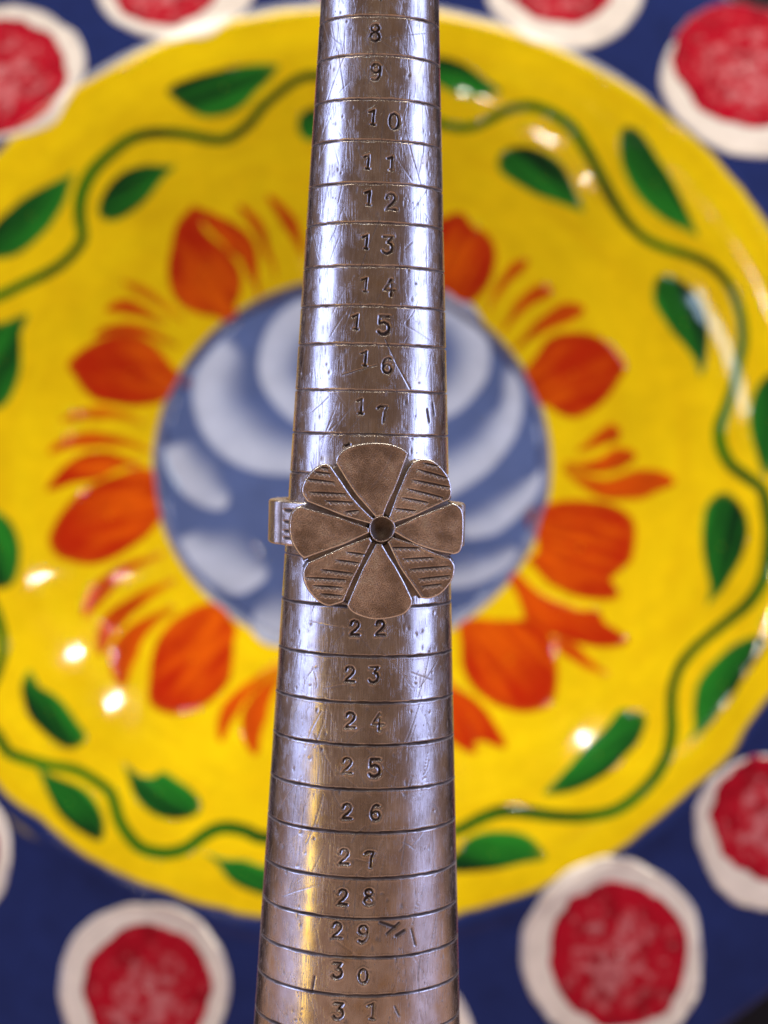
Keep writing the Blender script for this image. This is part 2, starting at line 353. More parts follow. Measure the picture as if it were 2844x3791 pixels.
STROKES=[
 ([(-35.9, 76.5), (-31.8, 72.8), (-28.8, 68.5), (-26.9, 62.9), (-25.4, 60.5), (-24.4, 56.1)],1.9,0.75,0.3),
 ([(-27.4, 79.9), (-23.2, 75.6), (-19.6, 70.7), (-17.1, 65.2), (-15.9, 62.2)],2.5,0.8,0.5),
 ([(-68.6, 50.8), (-63.5, 49.0), (-58.9, 46.6), (-54.3, 43.7), (-50.2, 40.6)],1.8,0.45,0.3),
 ([(-72.9, 41.8), (-68.8, 43.5), (-64.3, 43.1), (-59.8, 41.6), (-55.8, 40.0)],2.6,0.9,0.35),
 ([(-76.1, 33.6), (-71.8, 36.1), (-66.9, 37.0), (-61.9, 37.0), (-56.8, 35.3), (-52.2, 33.5)],2.2,0.7,0.4),
 ([(-83.8, 7.4), (-78.0, 9.9), (-71.6, 11.2), (-65.5, 10.8), (-60.5, 9.0)],2.2,0.5,0.45),
 ([(-86.3, -2.6), (-82.2, 0.5), (-75.9, 2.7), (-69.5, 3.2), (-63.4, 2.7), (-58.4, 0.9)],2.6,0.8,0.4),
 ([(-72.8, -50.4), (-71.0, -46.2), (-68.3, -41.3), (-63.9, -36.2), (-58.9, -32.8), (-52.6, -29.8)],2.9,0.85,0.3),
 ([(-67.5, -61.5), (-66.6, -55.1), (-63.9, -49.7), (-59.5, -45.2), (-55.0, -41.3), (-48.8, -37.2)],3.2,0.9,0.35),
 ([(-60.5, -70.2), (-61.5, -64.5), (-60.9, -59.3), (-58.2, -53.9), (-53.8, -49.5), (-48.2, -45.5)],4.2,0.95,0.35),
 ([(-33.1, -84.5), (-32.4, -78.3), (-30.1, -73.0), (-26.7, -68.8), (-22.1, -64.0), (-18.5, -60.6)],2.7,0.8,0.35),
 ([(-23.3, -88.0), (-24.8, -81.9), (-24.1, -75.1), (-21.8, -69.2), (-18.8, -64.4), (-16.3, -60.2)],3.9,0.95,0.4),
 ([(50.4, 61.4), (46.6, 58.9), (43.1, 54.9), (40.2, 50.3), (39.2, 47.1)],2.2,0.8,0.2),
 ([(57.9, 52.0), (53.2, 51.4), (49.1, 48.7), (46.2, 45.2), (43.1, 40.7)],2.8,0.9,0.2),
 ([(67.0, 46.0), (61.5, 45.2), (56.3, 42.9), (52.2, 40.1), (46.7, 35.4)],3.5,0.95,0.25),
 ([(55.8, 32.7), (58.1, 36.1), (61.6, 37.7), (66.2, 37.7)],1.7,0.5,0.5),
 ([(77.0, 9.0), (73.1, 7.8), (69.1, 5.6), (64.8, 3.5)],3.3,0.9,0.15),
 ([(81.4, 1.1), (77.0, 0.8), (72.4, -1.0), (66.8, -1.3), (61.4, 0.3)],3.7,0.95,0.25),
 ([(91.8, -7.5), (86.3, -6.8), (79.6, -7.9), (72.9, -8.4), (66.2, -5.2), (61.1, -1.2)],5.0,0.95,0.3),
 ([(57.1, -53.0), (62.0, -56.1), (66.9, -60.4), (72.2, -63.7)],2.6,0.85,0.3),
 ([(51.9, -28.3), (55.8, -32.8), (60.8, -36.7), (66.8, -39.1)],2.2,0.6,0.5),
]
VINE= [(-110.5, 38.2), (-102.7, 42.6), (-96.4, 46.8), (-89.6, 51.2), (-84.8, 55.5), (-80.7, 61.8), (-81.4, 67.5), (-81.8, 72.1), (-80.8, 77.5), (-78.2, 83.0), (-73.9, 88.1), (-68.5, 92.9), (-62.9, 95.2), (-57.2, 95.9), (-51.4, 95.8), (-45.7, 95.1), (-40.5, 95.2), (-36.5, 97.5), (-32.6, 101.2), (-29.8, 105.3), (-25.2, 109.6), (-20.1, 113.6), (-14.3, 115.5), (-6.1, 113.8), (7.4, 108.3), (17.4, 104.9), (23.8, 101.9), (29.6, 100.7), (34.4, 101.2), (38.5, 103.2), (43.3, 105.5), (47.5, 106.6), (52.2, 106.2), (57.6, 103.6), (62.4, 99.8), (66.1, 94.2), (69.1, 88.7), (72.1, 82.5), (75.1, 76.9), (78.6, 71.3), (83.3, 66.2), (89.0, 62.8), (94.7, 60.6), (101.0, 57.5), (105.5, 53.3), (108.8, 47.6), (110.7, 40.8), (111.1, 34.1), (110.2, 28.7), (108.3, 20.4), (106.0, 13.3), (104.2, 8.0), (104.4, 2.6), (106.7, -3.0), (111.4, -7.5), (115.1, -11.1), (116.2, -17.7), (116.4, -25.9), (114.6, -36.5), (110.6, -43.4), (105.6, -47.9), (100.0, -52.4), (95.0, -56.9), (91.1, -62.1), (89.0, -68.4), (88.5, -74.1), (88.5, -79.1), (87.5, -84.7), (87.2, -86.1), (84.1, -91.7), (79.1, -97.2), (72.7, -101.6), (64.7, -103.3), (56.7, -103.2), (48.7, -102.2), (42.9, -102.2), (37.5, -104.2), (31.1, -107.6), (21.5, -111.1), (8.7, -113.0), (-19.9, -110.7), (-23.6, -109.3), (-27.8, -108.3), (-31.9, -108.5), (-35.8, -110.7), (-39.7, -114.0), (-43.7, -115.4), (-47.8, -115.5), (-51.9, -114.4), (-55.2, -111.4), (-58.1, -107.3), (-59.8, -102.6), (-61.4, -99.5), (-65.8, -96.5), (-71.1, -94.0), (-77.3, -93.2), (-83.6, -91.9), (-88.9, -90.0), (-91.3, -86.6), (-94.8, -82.2), (-96.0, -75.7), (-94.2, -69.0), (-93.1, -62.3), (-94.3, -55.6), (-97.9, -47.9), (-102.3, -40.3), (-104.8, -30.2), (-104.7, -20.8), (-103.2, -9.0), (-105.2, 2.5), (-110.2, 13.0), (-113.7, 24.3), (-110.5, 38.2)]
CRESCENTS=[
 ([(-11.0, 52.6), (-17.3, 50.6), (-23.5, 46.0), (-27.3, 39.7), (-29.1, 31.6), (-28.4, 24.3), (-25.2, 18.2), (-21.0, 13.5), (-17.5, 10.9), (-10.6, 8.3)],[(-10.6, 42.0), (-15.2, 40.6), (-18.0, 37.4), (-20.1, 33.1), (-21.1, 29.3), (-20.4, 25.1), (-18.5, 22.1), (-16.1, 19.1), (-13.8, 17.3), (-9.7, 15.6)]),
 ([(22.2, 56.2), (27.0, 54.6), (32.5, 51.2), (36.8, 45.7), (39.6, 39.0), (40.4, 32.6), (39.4, 26.2), (35.9, 20.5), (31.8, 16.0), (28.3, 13.7), (20.7, 10.1)],[(21.2, 47.6), (25.4, 46.4), (28.4, 43.9), (30.9, 40.7), (32.4, 36.3), (32.8, 32.4), (31.9, 28.6), (29.9, 24.7), (27.6, 21.5), (25.2, 19.6), (20.5, 17.6)]),
 ([(-37.1, 39.5), (-42.1, 34.4), (-46.9, 27.5), (-48.2, 20.1), (-46.6, 11.7), (-42.8, 4.5), (-37.4, -0.7), (-30.5, -4.1), (-23.7, -5.4), (-16.9, -5.4), (-9.0, -4.8)],[(-34.7, 36.4), (-36.2, 32.1), (-38.2, 26.5), (-38.5, 20.4), (-37.1, 14.9), (-34.0, 10.8), (-30.4, 7.2), (-26.4, 4.9), (-21.8, 3.3), (-16.1, 2.2), (-9.2, 1.8)]),
 ([(42.3, 30.8), (47.1, 29.0), (49.6, 23.3), (49.8, 16.4), (48.0, 8.9), (44.5, 2.9), (39.9, -2.8), (34.1, -7.5), (28.6, -10.8), (21.1, -13.9)],[(42.9, 25.1), (43.6, 21.9), (43.6, 18.8), (43.0, 15.0), (41.3, 10.6), (38.4, 6.1), (34.3, 2.3), (29.6, -0.9), (25.6, -3.4), (20.9, -6.0)]),
 ([(-55.8, 3.6), (-54.0, -3.5), (-51.1, -8.7), (-47.5, -12.8), (-42.3, -15.6), (-37.2, -16.2), (-34.3, -13.6)],[(-50.8, 5.0), (-48.3, 0.2), (-45.8, -3.3), (-42.8, -6.2), (-39.9, -8.5), (-37.0, -10.2), (-34.4, -11.9)]),
 ([(55.7, 1.0), (55.1, -5.8), (52.8, -11.3), (47.9, -16.6), (42.7, -21.1), (37.5, -22.7), (30.5, -23.4)],[(53.6, -2.1), (52.5, -5.2), (49.6, -8.4), (44.9, -12.1), (39.7, -15.9), (35.1, -18.1), (29.9, -19.2)]),
 ([(-50.8, -24.2), (-48.3, -29.7), (-44.1, -34.1), (-38.9, -38.3), (-33.8, -41.1), (-29.4, -40.9), (-25.1, -38.0), (-22.2, -34.7)],[(-47.0, -22.6), (-43.5, -25.2), (-40.1, -27.1), (-36.6, -28.8), (-32.7, -30.1), (-28.7, -31.2), (-25.3, -32.2), (-22.2, -33.6)]),
 ([(50.2, -25.1), (47.9, -29.5), (42.2, -33.8), (35.3, -36.9), (28.4, -37.9), (23.8, -37.7)],[(48.5, -24.3), (45.0, -27.1), (40.4, -29.9), (35.2, -31.8), (29.5, -33.4), (23.8, -34.1)]),
 ([(-27.3, -49.4), (-26.1, -52.3), (-23.2, -54.9), (-19.3, -55.9), (-13.8, -55.9)],[(-26.9, -46.5), (-24.7, -45.9), (-22.0, -45.9), (-19.2, -46.4), (-14.2, -46.8)]),
]
DOTS=[
 ((-107.4, 114.6, 24.3),(-109.3, 113.3, 20.1)),
 ((-57.6, 149.4, 24.8),(-60.4, 147.9, 16.9)),
 ((-1.0, 162.4, 26.2),(-1.7, 160.5, 22.2)),
 ((60.1, 150.0, 24.6),(58.7, 151.5, 16.8)),
 ((114.1, 116.3, 25.3),(115.4, 123.3, 21.5)),
 ((113.8, -106.2, 20.2),(114.5, -102.4, 15.8)),
 ((72.4, -138.1, 24.0),(73.7, -138.5, 17.6)),
 ((-49.3, -150.4, 22.4),(-48.2, -150.3, 16.1)),
 ((-105.3, -117.6, 19.9),(-104.7, -117.6, 14.5)),
 ((15.1, -164.0, 22.5),(15.7, -165.8, 16.1)),
]
LINES= [47.27, 42.65, 37.52, 32.66, 27.64, 23.0, 17.89, 13.24, 8.71, 3.27, -1.89, -6.68, -11.57, -16.58, -22.07, -27.95, -33.38, -38.38, -43.63, -48.68, -54.04, -58.78, -63.36, -67.83, -72.73]
DIGITS= [('7', -0.1, 50.08, 2.06), ('8', -3.47, 45.3, 2.17), ('9', -1.76, 40.69, 2.17), ('1', -3.6, 35.37, 1.95), ('0', 15.35, 34.98, 2.06), ('1', -6.92, 30.15, 1.84), ('1', 12.96, 30.01, 1.84), ('1', -5.32, 25.91, 1.95), ('2', 13.37, 25.51, 2.17), ('1', -6.4, 20.75, 1.84), ('3', 11.17, 20.44, 2.28), ('1', -6.02, 15.72, 1.84), ('4', 13.12, 15.45, 2.17), ('1', -12.34, 11.33, 1.95), ('5', 9.2, 11.03, 2.44), ('1', -4.85, 7.06, 1.84), ('6', 12.11, 6.31, 1.95), ('1', -7.08, 1.45, 1.84), ('7', 8.87, 0.58, 2.06), ('1', -15.02, -3.86, 1.84), ('8', 2.78, -4.01, 1.95), ('2', -6.48, -24.61, 1.84), ('2', 9.89, -24.56, 1.84), ('2', -9.03, -30.08, 1.9), ('3', 6.24, -30.09, 1.95), ('2', -7.75, -35.5, 1.9), ('4', 9.05, -35.61, 2.06), ('2', -8.92, -40.85, 1.9), ('5', 7.81, -41.04, 2.22), ('2', -8.11, -46.23, 1.9), ('6', 8.66, -46.29, 1.9), ('2', -9.09, -51.56, 1.9), ('7', 5.48, -51.77, 1.95), ('2', -9.32, -56.36, 1.9), ('8', 5.62, -56.26, 1.95), ('2', -11.91, -60.31, 1.95), ('9', 2.8, -60.57, 2.01), ('3', -11.03, -65.01, 1.95), ('0', 3.28, -65.53, 1.74), ('3', -9.72, -69.79, 2.01), ('1', 8.44, -69.68, 1.95)]

# ---------------------------------------------------------------- setting: table top and the wall behind
def slab(name, x0, x1, y0, y1, z0, z1, mat):
    v = [(x, y, z) for z in (z0, z1) for y in (y0, y1) for x in (x0, x1)]
    f = [(0, 2, 3, 1), (4, 5, 7, 6), (0, 1, 5, 4), (2, 6, 7, 3), (0, 4, 6, 2), (1, 3, 7, 5)]
    return tag(mesh_obj(name, v, f, mat, smooth=False), kind='structure')
slab('table_top', -800, 800, -500, 500, -30, 0, mat_table)
slab('wall', -420, 420, 606, 640, -300, 520, mat_wall)

# ---------------------------------------------------------------- painted plate
LEAN, YAW = math.radians(19.561), math.radians(-0.418)
YEL = np.array([0.86, 0.60, 0.002]); BLU = np.array([0.013, 0.027, 0.120]); MED = np.array([0.085, 0.130, 0.285])
PALE = np.array([0.50, 0.57, 0.69]); CREAM = np.array([0.84, 0.77, 0.64])

def prof(r):
    r = np.asarray(r, float)
    t = np.clip((r - 56) / 78, 0, 1)
    h = -18.72 + 78 * 0.28 * (t - t ** 7 / 7)
    h = h - 7.0 * np.clip((r - 136) / 46, 0, None)
    h = h + 0.4 * np.exp(-((r - 136.0) / 3.0) ** 2)          # bead between well and rim
    return h

def edge_r(th):                                              # where the yellow stops
    return 135.6 + 2.6 * np.sin(th) + 1.6 * (fbm(9 * np.cos(th) + 19, 9 * np.sin(th) + 19, 3) - 0.5) * 2

def ground_col(u, v):
    r, th = np.hypot(u, v), np.arctan2(v, u)
    st = fbm(np.cos(th) * 9 + np.sin(th) * 4 + 40, r / 2.4 + 5, 5)
    y = YEL * (0.90 + 0.14 * st + 0.06 * (fbm(u / 16 + 40, v / 16 + 40, 6) - 0.5))[..., None] * np.array([1, 1, 1]) + (0.5 - st)[..., None] * np.array([0.0, -0.07, 0.0])
    k = sstep(-0.5, 0.5, r - edge_r(th))[..., None]
    c = y * (1 - k) + BLU * (0.85 + 0.3 * fbm(u / 5 + 50, v / 5 + 50, 8))[..., None] * k
    km = sstep(-0.4, 0.4, 57.5 - r)[..., None]
    return c * (1 - km) + MED * km

plate = empty('painted_plate', (0, 0, 0))
n_v = Vector((math.sin(YAW) * math.cos(LEAN), -math.cos(YAW) * math.cos(LEAN), math.sin(LEAN)))
u_v = Vector((math.cos(YAW), math.sin(YAW), 0))
v_v = n_v.cross(u_v)
pm = Matrix.Identity(4)
for i in range(3):
    pm[i][0], pm[i][1], pm[i][2] = u_v[i], v_v[i], n_v[i]
pm[0][3], pm[1][3], pm[2][3] = -9.726 * MM, 525 * MM, (EYE - 5.991) * MM
plate.matrix_world = pm
tag(plate, 'round hand-painted plate with yellow well and blue dotted rim behind the steel mandrel', 'plate')

def plate_body():
    rr = np.r_[0.5, np.arange(4, 55, 2.0), 55.2, 55.6, 56.0, 56.4, 56.8, np.arange(58, 108, 2.0), np.arange(108, 146, 0.6), np.arange(146, 183, 1.5), 183.0, 184.5, 185.6, 186.0, 185.8, 185.0, 183.0]
    hh = prof(rr)
    hh[-6:] = prof(183.0) + np.array([-0.15, -0.5, -1.2, -2.0, -2.9, -3.5])
    back = np.arange(176, 2, -6.0)
    rr = np.r_[rr, back, 0.5]
    hh = np.r_[hh, prof(back) - 5.0, prof(0.5) - 5.0]
    nth = 384
    th = np.linspace(0, 2 * math.pi, nth, endpoint=False)
    R, T = np.meshgrid(rr, th, indexing='ij')
    u, v = R * np.cos(T), R * np.sin(T)
    H = np.repeat(hh[:, None], nth, 1)
    H = H + 0.07 * (fbm(u / 14 + 60, v / 14 + 60, 2) - 0.5)
    verts = np.stack([u, v, H], -1).reshape(-1, 3)
    c = ground_col(u, v).reshape(-1, 3)
    return mesh_obj('plate_body', verts, grid_faces(len(rr), nth, wrap=True), mat_glaze, plate, colors=c)
plate_body()

layer = [0.0]
def surf(u, v, lift):
    wob = 0.07 * (fbm(u / 14 + 60, v / 14 + 60, 2) - 0.5)
    return np.stack([u, v, prof(np.hypot(u, v)) + wob + lift], -1)

def decal_fan(name, outline, colfun, n=72, rings=9, lift=0.14, mat=None, parent=None, center=None, soft=0.9, grow=0.0):
    """a closed brush mark: outline in plate millimetres, colour from colfun(u, v, s)"""
    layer[0] += 0.0003
    P = smooth_poly(outline, n)
    if grow: P = P + (P - P.mean(0)) / (np.hypot(*(P - P.mean(0)).T)[:, None] + 1e-9) * grow
    c0 = P.mean(0) if center is None else np.array(center)
    s = np.r_[0.02, np.linspace(0, 1, rings)[1:] ** 0.8]
    s = np.r_[s[:-1], 0.95, 1.0]
    u = c0[0] + s[:, None] * (P[:, 0] - c0[0])[None, :]
    v = c0[1] + s[:, None] * (P[:, 1] - c0[1])[None, :]
    S = np.repeat(s[:, None], n, 1)
    L = (lift + layer[0]) * np.ones_like(S); L[-1] = -0.012
    verts = surf(u, v, 0); verts[..., 2] += L
    c = colfun(u, v, S)
    k = sstep(soft, 1.0, S)[..., None]
    c = c * (1 - k) + (0.75 * c + 0.25 * ground_col(u, v)) * k
    a = np.cross(np.r_[P, P[:1]][:-1] - c0, np.roll(P, -1, 0) - c0).sum() > 0
    f = grid_faces(len(s), n, wrap=True, flip=not a)
    return mesh_obj(name, verts.reshape(-1, 3), f, mat or mat_glaze, parent or plate, colors=c.reshape(-1, 3))

def decal_strip(name, A, B, colfun, n=60, rows=9, lift=0.14, parent=None, mat=None):
    """a mark between two edges A (t=0) and B (t=1)"""
    layer[0] += 0.0003
    A, B = smooth_poly(A, n, False), smooth_poly(B, n, False)
    t = np.linspace(0, 1, rows)
    u = A[None, :, 0] * (1 - t[:, None]) + B[None, :, 0] * t[:, None]
    v = A[None, :, 1] * (1 - t[:, None]) + B[None, :, 1] * t[:, None]
    T = np.repeat(t[:, None], n, 1); Q = np.repeat(np.linspace(0, 1, n)[None], rows, 0)
    L = (lift + layer[0]) * np.ones_like(T); L[0] = L[-1] = -0.012
    verts = surf(u, v, 0); verts[..., 2] += L
    e1, e2 = A[1] - A[0], B[0] - A[0]
    e1 = A[n // 2 + 1] - A[n // 2]; e2 = B[n // 2] - A[n // 2]
    f = grid_faces(rows, n, flip=(e1[0] * e2[1] - e1[1] * e2[0]) < 0)
    return mesh_obj(name, verts.reshape(-1, 3), f, mat or mat_glaze, parent or plate, colors=colfun(u, v, T, Q).reshape(-1, 3))

# medallion in the middle with its pale brushed crescents
ang = np.linspace(0, 2 * math.pi, 64, endpoint=False)
medallion = decal_fan('medallion', np.stack([57.6 * np.cos(ang), 57.6 * np.sin(ang)], -1),
    lambda u, v, s: MED * (0.85 + 0.32 * fbm(u / 12 + 30, v / 12 + 30, 11))[..., None], n=128, rings=24, lift=0.02, center=(0, 0), soft=0.98)
tag(medallion, 'blue-grey disc with pale brushed crescents in the middle of the plate')
for A, B in CRESCENTS:
    B = np.array(A) + 1.9 * (np.array(B) - np.array(A))
    def cc(u, v, t, q):
        k = (sstep(0.0, 0.10, t) * (1 - sstep(0.28, 1.0, t)))
        k = k * sstep(0, 0.10, q) * (1 - sstep(0.90, 1, q)) * (0.86 + 0.25 * fbm(u / 7, v / 7 + 80, 12))
        return MED * (1 - k[..., None]) + PALE * k[..., None]
    decal_strip('painted_crescent', A, B, cc, rows=14, lift=0.06, parent=medallion)

# leaves
G_D, G_L = np.array([0.000, 0.022, 0.006]), np.array([0.018, 0.24, 0.018])
for i, (tip, pts) in enumerate(LEAVES):
    P = np.array(pts); c0 = P.mean(0); ax = P[tip] - c0; ax = ax / np.hypot(*ax); nx = np.array([-ax[1], ax[0]])
    sgn = 1 if nx @ c0 > 0 else -1
    hw = np.abs((P - c0) @ nx).max(); hl = np.abs((P - c0) @ ax).max()
    def lc(u, v, s, c0=c0, ax=ax, nx=nx, hw=hw, hl=hl, i=i, sgn=sgn):
        a = ((u - c0[0]) * ax[0] + (v - c0[1]) * ax[1]) / hl; b = sgn * ((u - c0[0]) * nx[0] + (v - c0[1]) * nx[1]) / hw
        st = fbm(b * 4 + 7 * i + 20, a * 0.8 + 5, i)
        k = np.clip(0.48 - 0.42 * b + 1.3 * (st - 0.5) + 0.22 * a, 0, 1)
        c = G_D * (1 - k[..., None]) + G_L * k[..., None]
        f = sstep(0.75, 1.05, a)[..., None] * 0.5
        return c * (1 - f) + f * (0.45 * ground_col(u, v) + 0.55 * c)
    decal_fan('painted_leaf', pts, lc, lift=0.05, grow=0.9)

# vine
V = smooth_poly(VINE[:-1], 420)
d = np.roll(V, -1, 0) - np.roll(V, 1, 0); d = d / np.hypot(*d.T)[:, None]; nn = np.stack([-d[:, 1], d[:, 0]], -1)
w = 1.30 + 0.9 * fbm(np.arange(420) / 14.0, np.zeros(420) + 3, 21)
rows = np.linspace(-1, 1, 7)
u = V[None, :, 0] + rows[:, None] * (nn[:, 0] * w)[None]; v = V[None, :, 1] + rows[:, None] * (nn[:, 1] * w)[None]
vv = surf(u, v, 0.035); vv[0, :, 2] -= 0.05; vv[-1, :, 2] -= 0.05
k = fbm(np.arange(420) / 9.0, np.zeros(420) + 30, 22)[None, :, None] * np.ones((7, 1, 1))
k = np.clip(0.45 + 1.0 * (k - 0.4) + 0.18 * rows[:, None, None], 0, 1)
vc = G_D * (1 - k) + np.array([0.015, 0.19, 0.004]) * k
e = (np.abs(rows) > 0.8)[:, None, None] * 0.25
vc = vc * (1 - e) + e * ground_col(u, v)
f = grid_faces(7, 420, wrap=True, flip=False)
o = mesh_obj('painted_vine', vv.reshape(-1, 3), f, mat_glaze, plate, colors=vc.reshape(-1, 3))
tag(o, 'thin green vine winding round the yellow well')

# orange flowers: full petals and thin brush strokes
O_D, O_L = np.array([0.47, 0.020, 0.001]), np.array([0.80, 0.135, 0.001])
for i, pts in enumerate(BULBS):
    P = np.array(pts); c0 = P.mean(0)
    def bc(u, v, s, c0=c0, i=i):
        rad = np.hypot(u, v); th = np.arctan2(v, u)
        st = 0.5 + 1.5 * (fbm(th * 38 + i, rad / 14, 31 + i) - 0.5)
        k = np.clip(0.38 + 1.1 * (st - 0.5) - 0.020 * (rad - np.hypot(*c0)) - 0.35 * sstep(0.5, 1, s), 0, 1)
        c = O_D * (1 - k[..., None]) + O_L * k[..., None]
        onblue = sstep(0.5, -2.5, rad - 57.5)[..., None]
        return c * (1 - onblue) + onblue * np.array([0.16, 0.018, 0.02])
    decal_fan('painted_petal', pts, bc, lift=0.06, n=90, rings=10, grow=1.3)
for i, (pts, wd, strength, peak) in enumerate(STROKES):
    C = smooth_poly(pts, 40, False)
    d = np.gradient(C, axis=0); d = d / np.hypot(*d.T)[:, None]; nn = np.stack([-d[:, 1], d[:, 0]], -1)
    q = np.linspace(0, 1, 40)
    prof_w = wd * 0.95 * np.where(q < peak, np.sqrt(np.clip(q / peak, 0, 1)), 0.18 + 0.82 * np.clip((1 - q) / (1 - peak), 0, 1) ** 1.1) + 0.1
    def kc(u, v, t, qq, i=i, strength=strength):
        st = fbm(t * 5 + i * 3, qq * 4, 61 + i)
        st = np.clip(1.5 * st - 0.45, 0, 1); c = O_D * (1 - st[..., None]) + O_L * st[..., None]
        k = min(1, strength * 1.7) * (1 - 0.28 * sstep(0.6, 1.0, qq)) * (1 - 0.25 * np.abs(2 * t - 1) ** 6) * (0.94 + 0.12 * st)
        k = np.clip(k, 0, 1)[..., None]
        return ground_col(u, v) * (1 - k) + c * k
    decal_strip('painted_stroke', C + nn * prof_w[:, None], C - nn * prof_w[:, None], kc, n=40, rows=9, lift=0.045)

# dots round the rim: cream disc, red centre dabbed with a sponge
more = [((161 * math.cos(math.radians(a)), 161 * math.sin(math.radians(a)), 23.0),) * 2 for a in (24, 2, -20, 155, 177, -157)]
for i, (wdot, rdot) in enumerate(DOTS + [(a, (b[0], b[1], 16.5)) for a, b in more]):
    a = np.linspace(0, 2 * math.pi, 48, endpoint=False)
    wob = 1 + 0.07 * (fbm(2.2 * np.cos(a) + 5 + 3 * i, 2.2 * np.sin(a) + 5, 71 + i, 4) - 0.5) * 2
    pts = np.stack([wdot[0] + wdot[2] * wob * np.cos(a), wdot[1] + wdot[2] * wob * np.sin(a)], -1)
    dot = decal_fan('painted_dot', pts, lambda u, v, s, i=i: CREAM * (0.93 + 0.14 * fbm(u / 6 + 20, v / 6 + 20, i))[..., None],
                    n=110, rings=30, lift=0.07, mat=mat_glaze, center=wdot[:2], soft=0.97)
    wob = 1 + 0.08 * (fbm(4.4 * np.cos(a) + 5 + 3 * i, 4.4 * np.sin(a) + 5, 91 + i, 4) - 0.5) * 2
    rmax = rdot[2] * 1.06
    pts = np.stack([rdot[0] + rmax * wob * np.cos(a), rdot[1] + rmax * wob * np.sin(a)], -1)
    def rc(u, v, s, i=i, rdot=rdot):
        nz = 0.6 * vnoise(u / 2.0 + 70, v / 2.0 + 70, 120 + i) + 0.4 * vnoise(u / 1.0 + 70, v / 1.0 + 70, 140 + i)
        low = sstep(0.15, -0.55, (v - rdot[1]) / rdot[2])
        bare = np.clip(sstep(0.40, 0.80, nz + 0.28 * (1 - s) + 0.10 * low - 0.34 * s ** 3 - 0.13) * 0.8, 0, 1)
        dark = sstep(0.5, 0.85, vnoise(u / 4.0 + 20, v / 4.0 + 20, 160 + i))
        c = np.array([0.46, 0.003, 0.018]) * (1 - 0.30 * dark[..., None])
        p = np.array([0.62, 0.20, 0.20])
        return c * (1 - bare[..., None]) + p * bare[..., None]
    decal_fan('red_centre', pts, rc, n=110, rings=30, lift=0.13, mat=mat_dab, parent=dot, center=rdot[:2], soft=0.90)

# ---------------------------------------------------------------- ring mandrel
XM, YM, R0, KT = -1.903, 230.0, 9.416, 0.04505
BASE = -EYE
mandrel = empty('ring_mandrel', (XM, YM, 0))
tag(mandrel, 'upright tapered steel ring mandrel with engraved size lines and stamped numbers', 'ring mandrel')

GLYPH = {
 '0': [[(0, .5), (-.22, .38), (-.30, .1), (-.29, -.2), (-.18, -.42), (0, -.5), (.19, -.42), (.29, -.2), (.30, .1), (.22, .38), (0, .5)]],
 '1': [[(-.26, .34), (-.02, .42), (.10, .5)], [(.10, .5), (.06, .1), (.02, -.5)], [(-.12, -.46), (.14, -.5)]],
 '2': [[(-.29, .22), (-.24, .40), (-.06, .5), (.14, .46), (.26, .30), (.22, .10), (.02, -.14), (-.22, -.34), (-.31, -.48)], [(-.31, -.47), (-.1, -.44), (.31, -.46)]],
 '3': [[(-.26, .48), (.26, .48), (0, .14)], [(0, .14), (.2, .08), (.29, -.12), (.22, -.36), (0, -.49), (-.2, -.45), (-.3, -.32)]],
 '4': [[(.10, .5), (-.32, -.14), (.34, -.14)], [(.12, .22), (.10, -.5)]],
 '5': [[(.28, .48), (-.24, .48), (-.26, .08)], [(-.26, .08), (0, .16), (.22, .06), (.30, -.14), (.24, -.36), (.02, -.49), (-.18, -.46), (-.30, -.34)]],
 '6': [[(.22, .42), (.04, .5), (-.16, .38), (-.28, .08), (-.28, -.22), (-.16, -.44), (.04, -.5), (.22, -.40), (.28, -.2), (.20, 0), (0, .08), (-.18, 0), (-.27, -.14)]],
 '7': [[(-.28, .34), (-.12, .46), (.28, .44)], [(.28, .44), (.14, .1), (.08, -.5)]],
 '8': [[(0, .06), (-.2, .16), (-.24, .32), (-.14, .46), (.02, .5), (.18, .44), (.24, .28), (.16, .12), (0, .06), (-.22, -.08), (-.29, -.26), (-.18, -.44), (.02, -.5), (.22, -.42), (.29, -.24), (.20, -.06), (0, .06)]],
 '9': [[(.24, .12), (.10, -.02), (-.10, -.02), (-.26, .14), (-.26, .34), (-.10, .48), (.10, .49), (.25, .36), (.27, .08), (.24, -.2), (.10, -.42), (-.08, -.5), (-.24, -.42)]],
}

DIGITS = [(c, a, z, s * (0.90 if z > 10 else 0.95)) for c, a, z, s in DIGITS]
SPACING = 5.02
lines = list(LINES)
while lines[0] < 85: lines.insert(0, lines[0] + SPACING)
while lines[-1] > -125: lines.append(lines[-1] - SPACING)

